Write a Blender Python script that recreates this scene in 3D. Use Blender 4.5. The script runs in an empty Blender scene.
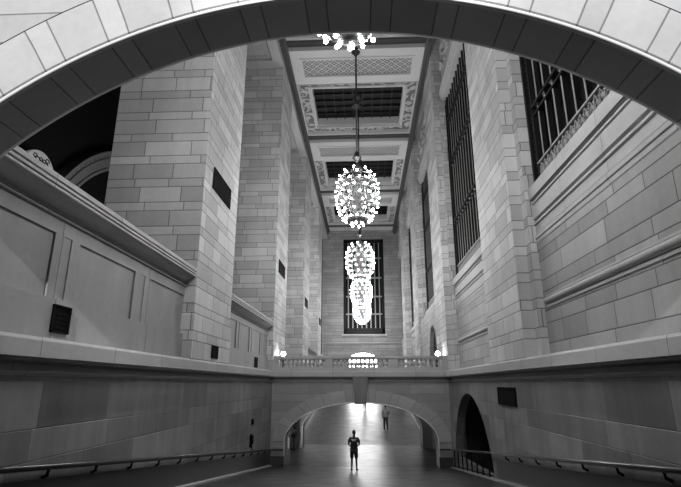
import bpy, bmesh, math, random
from mathutils import Vector, Matrix
random.seed(7)
PI = math.pi
S = bpy.context.scene
COL = S.collection

# ------------------------------------------------------------------ camera, world, exposure
cam_data = bpy.data.cameras.new('camera')
cam = bpy.data.objects.new('camera', cam_data); COL.objects.link(cam)
cam.location = (0, 0, 4.1)
cam.rotation_euler = (math.radians(90 + 16.06), 0, math.radians(2.76))
cam_data.sensor_width = 36.0
cam_data.lens = 488.0 / 681.0 * 36.0
cam_data.clip_start = 0.05; cam_data.clip_end = 500
S.camera = cam
world = bpy.data.worlds.new('world'); S.world = world; world.use_nodes = True
wb = world.node_tree.nodes['Background']
wb.inputs[0].default_value = (1, 1, 1, 1); wb.inputs[1].default_value = 0.004
S.view_settings.view_transform = 'Standard'
S.view_settings.look = 'None'
S.view_settings.gamma = 1.0
S.view_settings.use_curve_mapping = False
S.view_settings.exposure = 0.05
BULB = 170.0          # emission of the chandelier bulbs
SPOT = 23000.        # added unseen beams on the foreground arch
DOOR = 12.0           # emission of the lit doorway at the far end

# ------------------------------------------------------------------ main dimensions (metres)
XL, XR = -5.0, 4.45              # wall faces of the ramp
CX = -0.25                       # axis of the hall
SL = 0.113                       # slope of the ramps
PIERS = [14.1, 27.0, 40.0, 53.0] # near faces of the piers
PD = 4.0                         # depth of a pier
YE = 66.0                        # far wall
YB0, YB1 = 27.2, 36.0            # bridge
ZC = 25.0                        # underside of the ceiling beams

YR = 27.3                        # foot of the near ramp
def floor_z(y):
    if y < YR: return 0.1077 * (YR - y)
    if y < 36.7: return 0.0
    return SL * (y - 36.7)

# ------------------------------------------------------------------ object helpers
def link(o): COL.objects.link(o); return o

def tag(o, label=None, cat=None, group=None, kind=None):
    if label: o['label'] = label
    if cat: o['category'] = cat
    if group: o['group'] = group
    if kind: o['kind'] = kind
    return o

def empty(name, loc, label, cat, group=None, kind=None, rz=0):
    o = bpy.data.objects.new(name, None); link(o)
    o.location = loc; o.rotation_euler = (0, 0, rz); o.empty_display_size = .2
    return tag(o, label, cat, group, kind)

def copy_tree(o, parent=None):
    c = o.copy(); link(c)
    if parent: c.parent = parent
    for ch in list(o.children): copy_tree(ch, c)
    return c

class MB:
    """collects faces in world metres with box-projected UVs"""
    def __init__(s): s.v = []; s.f = []; s.uv = []; s.sm = []
    def face(s, pts, uv=None, smooth=False):
        i = len(s.v); s.v += [tuple(p) for p in pts]
        s.f.append(list(range(i, i + len(pts)))); s.sm.append(smooth)
        if uv is None:
            n = Vector((0, 0, 0)); P = [Vector(p) for p in pts]
            for k in range(1, len(P) - 1): n += (P[k] - P[0]).cross(P[k + 1] - P[0])
            a = [abs(n.x), abs(n.y), abs(n.z)]; m = a.index(max(a))
            if m == 0: uv = [(p.y, p.z) for p in P]
            elif m == 1: uv = [(p.x, p.z) for p in P]
            else: uv = [(p.x, p.y) for p in P]
        s.uv.append(uv); return s
    def box(s, x0, x1, y0, y1, z0, z1):
        if x0 > x1: x0, x1 = x1, x0
        if y0 > y1: y0, y1 = y1, y0
        s.face([(x0,y0,z0),(x1,y0,z0),(x1,y0,z1),(x0,y0,z1)])
        s.face([(x1,y1,z0),(x0,y1,z0),(x0,y1,z1),(x1,y1,z1)])
        s.face([(x0,y1,z0),(x0,y0,z0),(x0,y0,z1),(x0,y1,z1)])
        s.face([(x1,y0,z0),(x1,y1,z0),(x1,y1,z1),(x1,y0,z1)])
        s.face([(x0,y0,z1),(x1,y0,z1),(x1,y1,z1),(x0,y1,z1)])
        s.face([(x0,y1,z0),(x1,y1,z0),(x1,y0,z0),(x0,y0,z0)])
        return s
    def extrude(s, prof, axis, a, b, smooth=False):
        """closed profile; axis 'y': prof (x,z); axis 'x': prof (y,z)"""
        def P(q, t): return (q[0], t, q[1]) if axis == 'y' else (t, q[0], q[1])
        n = len(prof); L = 0
        for i in range(n):
            p, q = prof[i], prof[(i + 1) % n]
            s.face([P(p, a), P(q, a), P(q, b), P(p, b)], smooth=smooth)
        s.face([P(p, a) for p in prof][::-1]); s.face([P(p, b) for p in prof])
        return s
    def sweep_slope(s, prof, y0, y1, zf):
        """profile (x, dz) swept along y with z = zf(y)+dz"""
        n = len(prof)
        for i in range(n):
            p, q = prof[i], prof[(i + 1) % n]
            s.face([(p[0],y0,zf(y0)+p[1]),(q[0],y0,zf(y0)+q[1]),(q[0],y1,zf(y1)+q[1]),(p[0],y1,zf(y1)+p[1])])
        s.face([(p[0],y0,zf(y0)+p[1]) for p in prof][::-1]); s.face([(p[0],y1,zf(y1)+p[1]) for p in prof])
        return s
    def tube(s, pts, r, n=8, cap=True):
        P = [Vector(p) for p in pts]; rings = []
        R = r if isinstance(r, (list, tuple)) else [r] * len(P)
        for i, p in enumerate(P):
            d = (P[min(i + 1, len(P) - 1)] - P[max(i - 1, 0)]).normalized()
            up = Vector((0, 0, 1)) if abs(d.z) < .9 else Vector((0, 1, 0))
            a = d.cross(up).normalized(); b = a.cross(d).normalized()
            rings.append([p + R[i] * (math.cos(2*PI*k/n) * a + math.sin(2*PI*k/n) * b) for k in range(n)])
        for i in range(len(rings) - 1):
            for k in range(n):
                s.face([rings[i][k], rings[i][(k+1)%n], rings[i+1][(k+1)%n], rings[i+1][k]], smooth=True)
        if cap: s.face(rings[0][::-1]); s.face(rings[-1])
        return s
    def lathe(s, prof, c=(0,0,0), n=16):
        """prof of (r,z)"""
        for i in range(len(prof) - 1):
            (r0, z0), (r1, z1) = prof[i], prof[i + 1]
            for k in range(n):
                a, b = 2*PI*k/n, 2*PI*(k+1)/n
                pts = [(c[0]+r0*math.cos(a), c[1]+r0*math.sin(a), c[2]+z0), (c[0]+r0*math.cos(b), c[1]+r0*math.sin(b), c[2]+z0),
                       (c[0]+r1*math.cos(b), c[1]+r1*math.sin(b), c[2]+z1), (c[0]+r1*math.cos(a), c[1]+r1*math.sin(a), c[2]+z1)]
                if r0 < 1e-6: pts = pts[1:]
                elif r1 < 1e-6: pts = pts[:3]
                s.face(pts, smooth=True)
        return s
    def ball(s, c, r, n=10, m=6, sc=(1,1,1)):
        for i in range(m):
            for k in range(n):
                def P(i, k):
                    t, a = PI*i/m, 2*PI*k/n
                    return (c[0]+r*sc[0]*math.sin(t)*math.cos(a), c[1]+r*sc[1]*math.sin(t)*math.sin(a), c[2]-r*sc[2]*math.cos(t))
                pts = [P(i,k), P(i,k+1), P(i+1,k+1), P(i+1,k)]
                if i == 0: pts = [pts[0], pts[2], pts[3]]
                elif i == m-1: pts = pts[:3]
                s.face(pts, smooth=True)
        return s
    def build(s, name, mat, parent=None, origin=(0,0,0), bevel=0, weld=True):
        me = bpy.data.meshes.new(name)
        o3 = Vector(origin)
        me.from_pydata([tuple(Vector(v) - o3) for v in s.v], [], s.f)
        uvl = me.uv_layers.new(name='UVMap'); k = 0
        for f in s.uv:
            for c in f: uvl.data[k].uv = c; k += 1
        me.polygons.foreach_set('use_smooth', s.sm)
        me.materials.append(mat)
        bm = bmesh.new(); bm.from_mesh(me)
        if weld: bmesh.ops.remove_doubles(bm, verts=bm.verts, dist=1e-5)
        bmesh.ops.recalc_face_normals(bm, faces=bm.faces)
        bm.to_mesh(me); bm.free(); me.update()
        o = bpy.data.objects.new(name, me); link(o)
        if parent: o.parent = parent
        else: o.location = origin
        if bevel:
            b = o.modifiers.new('bevel', 'BEVEL'); b.width = bevel; b.segments = 2; b.limit_method = 'ANGLE'
        return o

def struct(o): o['kind'] = 'structure'; return o

# ------------------------------------------------------------------ materials
class NT:
    def __init__(s, name):
        s.m = bpy.data.materials.new(name); s.m.use_nodes = True
        s.t = s.m.node_tree; s.b = s.t.nodes['Principled BSDF']
    def n(s, typ, **kw):
        x = s.t.nodes.new(typ)
        for k, v in kw.items(): setattr(x, k, v)
        return x
    def l(s, a, b): s.t.links.new(a, b)
    def put(s, sock, v):
        if isinstance(v, bpy.types.NodeSocket): s.l(v, sock)
        else: sock.default_value = v
    def M(s, op, a, b=None, c=None):
        x = s.n('ShaderNodeMath', operation=op); s.put(x.inputs[0], a)
        if b is not None: s.put(x.inputs[1], b)
        if c is not None: s.put(x.inputs[2], c)
        return x.outputs[0]
    def smooth(s, v, e0, e1, o0=0., o1=1.):
        x = s.n('ShaderNodeMapRange', interpolation_type='SMOOTHSTEP'); s.put(x.inputs[0], v)
        x.inputs[1].default_value = e0; x.inputs[2].default_value = e1; x.inputs[3].default_value = o0; x.inputs[4].default_value = o1
        return x.outputs[0]
    def noise(s, vec, scale, detail=4, sx=(1,1,1)):
        mp = s.n('ShaderNodeMapping'); mp.inputs['Scale'].default_value = sx; s.l(vec, mp.inputs[0])
        x = s.n('ShaderNodeTexNoise'); x.inputs['Scale'].default_value = scale; x.inputs['Detail'].default_value = detail
        s.l(mp.outputs[0], x.inputs['Vector']); return x.outputs[0]
    def grey(s, v):
        x = s.n('ShaderNodeCombineColor')
        for i in range(3): s.put(x.inputs[i], v)
        return x.outputs[0]
    def bump(s, h, strength, dist=.02):
        x = s.n('ShaderNodeBump'); x.inputs['Strength'].default_value = strength; x.inputs['Distance'].default_value = dist
        s.l(h, x.inputs['Height']); s.l(x.outputs[0], s.b.inputs['Normal'])

def plain(name, g, rough=.5, metal=0., spec=.5):
    k = NT(name); k.b.inputs['Base Color'].default_value = (g, g, g, 1)
    k.b.inputs['Roughness'].default_value = rough; k.b.inputs['Metallic'].default_value = metal
    k.b.inputs['Specular IOR Level'].default_value = spec
    return k.m

def emis(name, e, g=1.0):
    k = NT(name); k.b.inputs['Base Color'].default_value = (.6, .6, .6, 1)
    k.b.inputs['Emission Color'].default_value = (g, g, g, 1); k.b.inputs['Emission Strength'].default_value = e
    return k.m

def ashlar(name, base, period, split, length, joint=.02, var=.25, jd=.4, rough=.65, stain=.18, bump=.5, streak=0., swap=False, spec=.3):
    k = NT(name); uv = k.n('ShaderNodeUVMap'); sep = k.n('ShaderNodeSeparateXYZ'); k.l(uv.outputs[0], sep.inputs[0])
    u, v = sep.outputs[0], sep.outputs[1]
    if swap: u, v = v, u
    t = k.M('DIVIDE', v, period); fl = k.M('FLOOR', t); fr = k.M('SUBTRACT', t, fl)
    hi = k.M('GREATER_THAN', fr, split)
    row = k.M('ADD', k.M('MULTIPLY', fl, 2.), hi)
    d1 = k.M('MINIMUM', k.M('MULTIPLY', fr, period), k.M('MULTIPLY', k.M('SUBTRACT', 1., fr), period))
    dv = k.M('MINIMUM', d1, k.M('MULTIPLY', k.M('ABSOLUTE', k.M('SUBTRACT', fr, split)), period))
    wn = k.n('ShaderNodeTexWhiteNoise', noise_dimensions='1D'); k.l(k.M('ADD', row, .5), wn.inputs['W'])
    ln = k.M('MULTIPLY', k.M('ADD', k.M('MULTIPLY', wn.outputs[0], .7), .7), length)
    w2 = k.n('ShaderNodeTexWhiteNoise', noise_dimensions='1D'); k.l(k.M('ADD', row, 57.5), w2.inputs['W'])
    un = k.M('ADD', k.M('DIVIDE', u, ln), k.M('MULTIPLY', w2.outputs[0], 7.))
    fu = k.M('FLOOR', un); ru = k.M('SUBTRACT', un, fu)
    du = k.M('MULTIPLY', k.M('MINIMUM', ru, k.M('SUBTRACT', 1., ru)), ln)
    d = k.M('MINIMUM', du, dv)
    cell = k.n('ShaderNodeCombineXYZ'); k.l(fu, cell.inputs[0]); k.l(row, cell.inputs[1])
    w3 = k.n('ShaderNodeTexWhiteNoise', noise_dimensions='3D'); k.l(cell.outputs[0], w3.inputs['Vector'])
    val = k.M('ADD', 1. - var/2, k.M('MULTIPLY', w3.outputs[0], var))
    obj = k.n('ShaderNodeTexCoord').outputs['Object']
    nz = k.noise(obj, .9, 6)
    val = k.M('MULTIPLY', val, k.M('ADD', 1. - stain, k.M('MULTIPLY', nz, 2*stain)))
    fine = k.noise(obj, 9., 5)
    val = k.M('MULTIPLY', val, k.M('ADD', .9, k.M('MULTIPLY', fine, .2)))
    if streak:
        stn = k.noise(obj, 1.6, 5, (1.6, 1.6, .16))
        val = k.M('MULTIPLY', val, k.M('ADD', 1. - streak, k.M('MULTIPLY', stn, 2*streak)))
    mask = k.smooth(d, joint*.35, joint)
    val = k.M('MULTIPLY', val, base)
    val = k.M('MULTIPLY', val, k.M('ADD', jd, k.M('MULTIPLY', mask, 1. - jd)))
    k.l(k.grey(val), k.b.inputs['Base Color'])
    k.b.inputs['Roughness'].default_value = rough; k.b.inputs['Specular IOR Level'].default_value = spec
    k.bump(k.M('ADD', mask, k.M('MULTIPLY', fine, .25)), bump, .015)
    return k.m

M = {}
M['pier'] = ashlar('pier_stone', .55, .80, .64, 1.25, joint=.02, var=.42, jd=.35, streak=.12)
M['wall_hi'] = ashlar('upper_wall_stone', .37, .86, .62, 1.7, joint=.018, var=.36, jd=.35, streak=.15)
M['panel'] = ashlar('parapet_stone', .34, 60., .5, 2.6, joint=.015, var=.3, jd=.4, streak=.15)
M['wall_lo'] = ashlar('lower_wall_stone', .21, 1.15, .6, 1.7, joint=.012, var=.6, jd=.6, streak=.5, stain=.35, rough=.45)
M['vous'] = ashlar('arch_stone', .5, .86, .68, 60., joint=.014, var=.2, jd=.4, stain=.2)
M['ringlo'] = ashlar('bridge_arch_stone', .38, 1.12, .68, 60., joint=.012, var=.2, jd=.5, stain=.25, swap=False)
M['spandrel'] = ashlar('spandrel_stone', .48, 1.1, .6, 2.2, joint=.014, var=.2, jd=.4, stain=.2)
M['trim'] = ashlar('trim_stone', .46, 40., .5, 1.6, joint=.014, var=.16, jd=.5)
M['bridge'] = ashlar('bridge_stone', .31, .9, .55, 2.2, joint=.012, var=.25, jd=.6)
M['rear'] = ashlar('far_wall_stone', .34, .86, .62, 1.7, joint=.03, var=.25, jd=.5)
M['plaster'] = plain('ceiling_plaster', .72, .7)
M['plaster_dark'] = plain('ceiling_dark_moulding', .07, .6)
M['bronze'] = plain('dark_bronze', .012, .5, 0., .2)
M['steel'] = plain('mullion_steel', .3, .45, .0)
M['black'] = plain('black_iron', .006, .8, 0., .05)
M['glass_dark'] = plain('night_glass', .006, .5, 0., .1)
M['skyglass'] = plain('skylight_glass', .008, .6, 0., .2)
M['keystone'] = ashlar('keystone_stone', .22, 40., .5, 40., joint=.01, streak=.3)
M['rail'] = plain('polished_rail', .09, .28, .7)
M['farrail'] = plain('brushed_far_rail', .6, .35, .6)
M['chand'] = plain('chandelier_metal', .025, .4, .3)
M['chain'] = plain('chandelier_stem_metal', .06, .4, .6)
M['bulb'] = emis('bulb_glow', BULB)
M['lampglow'] = emis('lamp_globe_glow', 40.)
M['doorglow'] = emis('lit_doorway', DOOR)
M['lunette'] = emis('lit_lunette', .12)
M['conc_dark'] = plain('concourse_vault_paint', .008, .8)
M['conc_stone'] = plain('concourse_stone', .35, .7)
M['kerb'] = plain('kerb_marble', .32, .4)
M['bead'] = plain('lit_edge_bead', .8, .5)  # lit arch edges put into a paler colour
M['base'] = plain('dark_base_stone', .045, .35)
M['skin'] = plain('skin', .32, .5)
M['skin_dark'] = plain('dark_skin', .035, .6)
M['cloth_black'] = plain('black_cloth', .012, .8)
M['cloth_dark'] = plain('dark_cloth', .03, .8)
M['cloth_light'] = plain('light_grey_cloth', .45, .8)
M['hair'] = plain('dark_hair', .012, .6)
M['shoe'] = plain('dark_shoe', .015, .5)
M['print'] = plain('shirt_print', .7, .7)

def lattice_mat(name, g0, g1, s):
    k = NT(name); uv = k.n('ShaderNodeUVMap'); sep = k.n('ShaderNodeSeparateXYZ'); k.l(uv.outputs[0], sep.inputs[0])
    a = k.M('ADD', sep.outputs[0], sep.outputs[1]); b = k.M('SUBTRACT', sep.outputs[0], sep.outputs[1])
    fa = k.M('PINGPONG', a, s); fb = k.M('PINGPONG', b, s)
    d = k.M('MINIMUM', fa, fb); m = k.smooth(d, s*.18, s*.3)
    r = k.M('SQRT', k.M('ADD', k.M('POWER', k.M('SUBTRACT', fa, s), 2.), k.M('POWER', k.M('SUBTRACT', fb, s), 2.)))
    dot = k.smooth(r, s*.3, s*.42)
    h = k.M('SUBTRACT', 1., k.M('MULTIPLY', m, dot))
    val = k.M('ADD', g0, k.M('MULTIPLY', h, g1 - g0))
    k.l(k.grey(val), k.b.inputs['Base Color']); k.b.inputs['Roughness'].default_value = .7
    k.bump(h, .8, .06)
    return k.m
M['lattice'] = lattice_mat('gilded_lattice_panel', .25, .62, .3)

def relief_mat(name, g0, g1, sc):
    k = NT(name); obj = k.n('ShaderNodeTexCoord').outputs['Object']
    v = k.n('ShaderNodeTexVoronoi', feature='SMOOTH_F1'); v.inputs['Scale'].default_value = sc; k.l(obj, v.inputs['Vector'])
    w = k.M('SINE', k.M('MULTIPLY', v.outputs['Distance'], 22.))
    h = k.smooth(w, -.4, .5)
    k.l(k.grey(k.M('ADD', g0, k.M('MULTIPLY', h, g1 - g0))), k.b.inputs['Base Color'])
    k.b.inputs['Roughness'].default_value = .7; k.bump(h, .9, .08)
    return k.m
M['relief'] = relief_mat('carved_scroll_relief', .2, .6, 1.3)

def floor_mat():
    k = NT('polished_floor'); uv = k.n('ShaderNodeUVMap'); sep = k.n('ShaderNodeSeparateXYZ'); k.l(uv.outputs[0], sep.inputs[0])
    br = k.n('ShaderNodeTexBrick'); k.l(uv.outputs[0], br.inputs['Vector'])
    br.offset = .5; br.inputs['Scale'].default_value = 1.
    br.inputs['Brick Width'].default_value = .75; br.inputs['Row Height'].default_value = .75
    br.inputs['Mortar Size'].default_value = .012; br.inputs['Mortar Smooth'].default_value = .2; br.inputs['Bias'].default_value = 0.
    br.inputs['Color1'].default_value = (.014,)*3 + (1,); br.inputs['Color2'].default_value = (.028,)*3 + (1,); br.inputs['Mortar'].default_value = (.03,)*3 + (1,)
    k.l(br.outputs['Color'], k.b.inputs['Base Color'])
    obj = k.n('ShaderNodeTexCoord').outputs['Object']
    nz = k.noise(obj, 1.3, 5); fine = k.noise(obj, 14., 3)
    k.l(k.M('ADD', .24, k.M('MULTIPLY', nz, .24)), k.b.inputs['Roughness'])
    k.b.inputs['Specular IOR Level'].default_value = .55
    k.bump(k.M('ADD', k.M('MULTIPLY', br.outputs['Fac'], -.6), k.M('MULTIPLY', fine, .12)), .25, .01)
    return k.m
M['floor'] = floor_mat()

# ------------------------------------------------------------------ floor
mb = MB()
W0, W1 = XL - .3, XR + .3
for y0, y1 in ((-2, YR), (YR, 36.7), (36.7, YE + .4)):
    mb.extrude([(y0, floor_z(y0)), (y1, floor_z(y1 - 1e-6)), (y1, floor_z(y1 - 1e-6) - .3), (y0, floor_z(y0) - .3)], 'x', W0, W1)
struct(mb.build('floor', M['floor']))
mb = MB()   # side passages under the bridge
mb.box(-12, W0, 28.2, 35, -.3, 0); mb.box(W1, 12, 28.2, 35, -.3, 0)
mb.box(W1, 7, 17.5, 27, -.3, .02)
struct(mb.build('floor', M['floor']))
mb = MB(); mb.box(-34, XL - .6, 0, 80, 4.2, 4.5)
struct(mb.build('floor', M['floor']))

# ------------------------------------------------------------------ lower walls of the two ramps
def sloped_base(mb, side, y0, y1, h=.62, t=.03):
    x = XL if side < 0 else XR
    xs = [x - .01*side*-1, x + t*(1 if side < 0 else -1)]
    mb.sweep_slope([(xs[0], 0.), (xs[1], 0.), (xs[1], h), (xs[0], h)], y0, y1, floor_z)

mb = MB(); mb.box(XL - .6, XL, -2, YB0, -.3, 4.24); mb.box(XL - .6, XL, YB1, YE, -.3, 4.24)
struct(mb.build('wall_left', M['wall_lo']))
for side, nm in ((-1, 'baseboard_left'), (1, 'baseboard_right')):
    mb = MB()
    if side < 0: sloped_base(mb, side, -2, YB0)
    else: sloped_base(mb, side, -2, 18.2)
    sloped_base(mb, side, 36.7, YE)
    struct(mb.build(nm, M['base']))

# right lower wall with the arched opening of a side stair
AY, AZ, AR = 22.5, -.35, 4.05
mb = MB()
mb.box(XR, XR + .6, -2, AY - AR, -.3, 4.24); mb.box(XR, XR + .6, AY + AR, YB0, -.3, 4.24); mb.box(XR, XR + .6, YB1, YE, -.3, 4.24)
N = 40
for i in range(N):
    a0, a1 = PI * (1 - i / N), PI * (1 - (i + 1) / N)
    ya, yb = AY + AR*math.cos(a0), AY + AR*math.cos(a1); za, zb = AZ + AR*math.sin(a0), AZ + AR*math.sin(a1)
    mb.face([(XR, ya, za), (XR, yb, zb), (XR, yb, 4.24), (XR, ya, 4.24)])
    mb.face([(XR, ya, za), (XR, yb, zb), (XR + .4, yb, zb), (XR + .4, ya, za)], uv=[(0, ya), (0, yb), (.4, yb), (.4, ya)])
    mb.face([(XR + .4, ya, za), (XR + .4, yb, zb), (XR + .4, yb, 4.24), (XR + .4, ya, 4.24)])
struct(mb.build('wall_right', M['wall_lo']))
# the recess behind the opening
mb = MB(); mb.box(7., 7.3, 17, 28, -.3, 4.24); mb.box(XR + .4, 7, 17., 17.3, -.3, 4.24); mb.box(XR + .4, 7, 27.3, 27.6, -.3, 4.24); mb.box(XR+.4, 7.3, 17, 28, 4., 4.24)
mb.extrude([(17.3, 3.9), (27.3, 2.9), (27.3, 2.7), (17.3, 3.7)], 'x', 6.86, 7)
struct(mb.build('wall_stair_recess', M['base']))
mb = MB(); mb.extrude([(18.5, .9), (26.4, .62), (26.4, 0), (18.5, 0)], 'x', XR + .12, XR + .42)
struct(mb.build('trim_1', M['wall_lo']))

# pale kerb strips along the ramps
mb = MB()
for x0, x1 in ((XL + .03, XL + .15), (XR - .15, XR - .03)):
    for y0, y1 in ((-2, YB0 - .05), (36.7, YE)):
        mb.sweep_slope([(x0, 0), (x1, 0), (x1, .05), (x0, .07)], y0, y1, floor_z)
struct(mb.build('trim_2', M['kerb']))

# ------------------------------------------------------------------ ledges at upper floor level
def ledge_prof(xw, s):      # s=+1 left wall (projects to +x)
    p = [(-.6, 4.22), (.03, 4.22), (.03, 4.25), (.07, 4.26), (.07, 4.285), (-.16, 4.30), (-.16, 4.40), (.05, 4.42), (.11, 4.43), (.11, 4.45), (.13, 4.455), (.13, 4.475), (.22, 4.48), (.22, 4.72), (.2, 4.77), (-.6, 4.77)]
    return [(xw + s*a, z) for a, z in p]
mb = MB()
for y0, y1 in ((-2, YB0), (YB1, YE)):
    mb.extrude(ledge_prof(XL, 1), 'y', y0, y1)
struct(mb.build('trim_left', M['trim']))
mb = MB()
for y0, y1 in ((-2, YB0), (YB1, YE)):
    mb.extrude(ledge_prof(XR, -1), 'y', y0, y1)
struct(mb.build('trim_right', M['trim']))

# ------------------------------------------------------------------ left piers
order = ['nearest', 'second', 'third', 'farthest']
for i, y in enumerate(PIERS):
    mb = MB(); mb.box(-8.15, XL, y, y + PD, 4.5, ZC + .4)
    e = empty('stone_pier', (-6.6, y + PD/2, 4.5), ['nearest and widest pale stone pier of the left row, black vent high up', 'second pale stone pier on the left, rising beside the left end of the balustrade', 'third stone pier of the left row, behind the balustrade', 'farthest and narrowest stone pier of the left row, next to the far wall'][i], 'pier', 'stone piers along the left side')
    mb.build('shaft', M['pier'], e, (-6.6, y + PD/2, 4.5))
    mb = MB(); mb.box(-8.21, XL + .05, y - .05, y + PD + .05, 4.5, 6.05)
    mb.extrude([(y - .05, 6.05), (y + PD + .05, 6.05), (y + PD, 6.16), (y, 6.16)], 'x', -8.2, XL + .03)
    mb.build('plinth', M['pier'], e, (-6.6, y + PD/2, 4.5))

# lintels over the bays on the left, with a sunk panel in each soffit
mb = MB()
ys = [5.2] + [p + PD for p in PIERS]; ye = PIERS + [YE]
for a, b in zip(ys, ye):
    z = 23.8
    mb.box(-8.15, -7.55, a, b, z, ZC + .4); mb.box(-5.6, XL, a, b, z, ZC + .4)
    mb.box(-7.55, -5.6, a, a + .7, z, ZC + .4); mb.box(-7.55, -5.6, b - .7, b, z, ZC + .4)
    mb.box(-7.55, -5.6, a + .7, b - .7, z + .25, ZC + .4)
    mb.box(-7.45, -7.3, a + .8, b - .8, z + .12, z + .26); mb.box(-5.85, -5.7, a + .8, b - .8, z + .12, z + .26)
    mb.box(-7.3, -5.85, a + .8, a + .95, z + .12, z + .26); mb.box(-7.3, -5.85, b - .95, b - .8, z + .12, z + .26)
struct(mb.build('ceiling_left_lintel', M['trim']))

# ------------------------------------------------------------------ left parapets between the piers
def parapet(y0, y1, pil):
    mb = MB(); XP = -5.3
    mb.box(XP - .5, XP + .06, y0, y1, 4.5, 5.5)                 # base course
    mb.box(XP - .5, XP - .03, y0, y1, 5.5, 6.62)                # sunk panels
    mb.box(XP - .5, XP, y0, y1, 6.62, 6.86)                     # frieze
    for a, b in pil:
        mb.box(XP - .1, XP - .015, a, b, 5.5, 6.62)
        w = (b - a)
        mb.box(XP - .08, XP + .01, a, a + w*.34, 5.5, 6.62); mb.box(XP - .08, XP + .01, b - w*.34, b, 5.5, 6.62)
    struct(mb.build('wall_parapet_left', M['panel']))
    mb = MB()
    p = [(-5.9, 6.84), (XP - .08, 6.84), (XP - .08, 6.875), (XP + .03, 6.885), (XP + .045, 6.9), (XP + .03, 6.92), (XP - .1, 6.93), (XP - .1, 6.98), (XP, 7.04), (XP + .1, 7.12), (XP + .2, 7.17), (XP + .29, 7.175), (XP + .3, 7.185), (XP + .3, 7.225), (XP + .1, 7.23), (XP + .1, 7.25), (XP + .31, 7.255), (XP + .31, 7.3), (XP + .1, 7.305), (XP + .1, 7.335), (XP + .31, 7.34), (XP + .31, 7.42), (XP + .24, 7.47), (-5.9, 7.48)]
    mb.extrude(p, 'y', y0, y1)
    struct(mb.build('trim_left_cornice', M['trim']))
parapet(1., 14.1, [(7.8, 8.55), (10.85, 11.65), (4.6, 5.35)])
parapet(18.1, 27., [(20.2, 20.9), (22.6, 23.3), (25.0, 25.7)])
parapet(44., 53., [(46.2, 46.9), (48.6, 49.3)])
parapet(57., 66., [(59.2, 59.9), (61.6, 62.3)])

# ------------------------------------------------------------------ right wall: piers, window bays
rl = ['near pale stone pier on the right, between the two big grilled windows', 'second stone pier on the right, beside the right end of the balustrade', 'third slim-looking stone pier on the right, beyond the small arched doorway', 'farthest stone pier on the right, next to the far wall']
for i, y in enumerate(PIERS):
    e = empty('stone_pier', (5.2, y + PD/2, 4.5), rl[i], 'pier', 'stone piers along the right side')
    o3 = (5.2, y + PD/2, 4.5)
    mb = MB(); mb.box(XR, 6.2, y, y + PD - .1, 4.5, ZC + .6); mb.build('shaft', M['pier'], e, o3)
    for s, nm in ((-1, 'jamb'), (1, 'jamb')):
        ya = y - .38 if s < 0 else y + PD - .12
        mb = MB(); mb.box(XR + .35, 6.2, ya, ya + .4, 4.5, 20.0); mb.build(nm, M['pier'], e, o3)
        mb = MB()
        for k, (d, za, zb) in enumerate(((.03, 19.7, 19.78), (.06, 20.0, 20.16), (.0, 20.16, 20.45), (.1, 20.45, 20.7), (.05, 20.7, 20.8))):
            mb.box(XR + .35 - d, 6.2, ya - d, ya + .4 + d, za, zb)
        for yy in (ya - .02, ya + .34):
            mb.tube([(XR + .33, yy - .02, 20.3), (XR + .33, yy + .12, 20.3)], .11, 8)
        mb.build('capital', M['trim'], e, o3)

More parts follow.
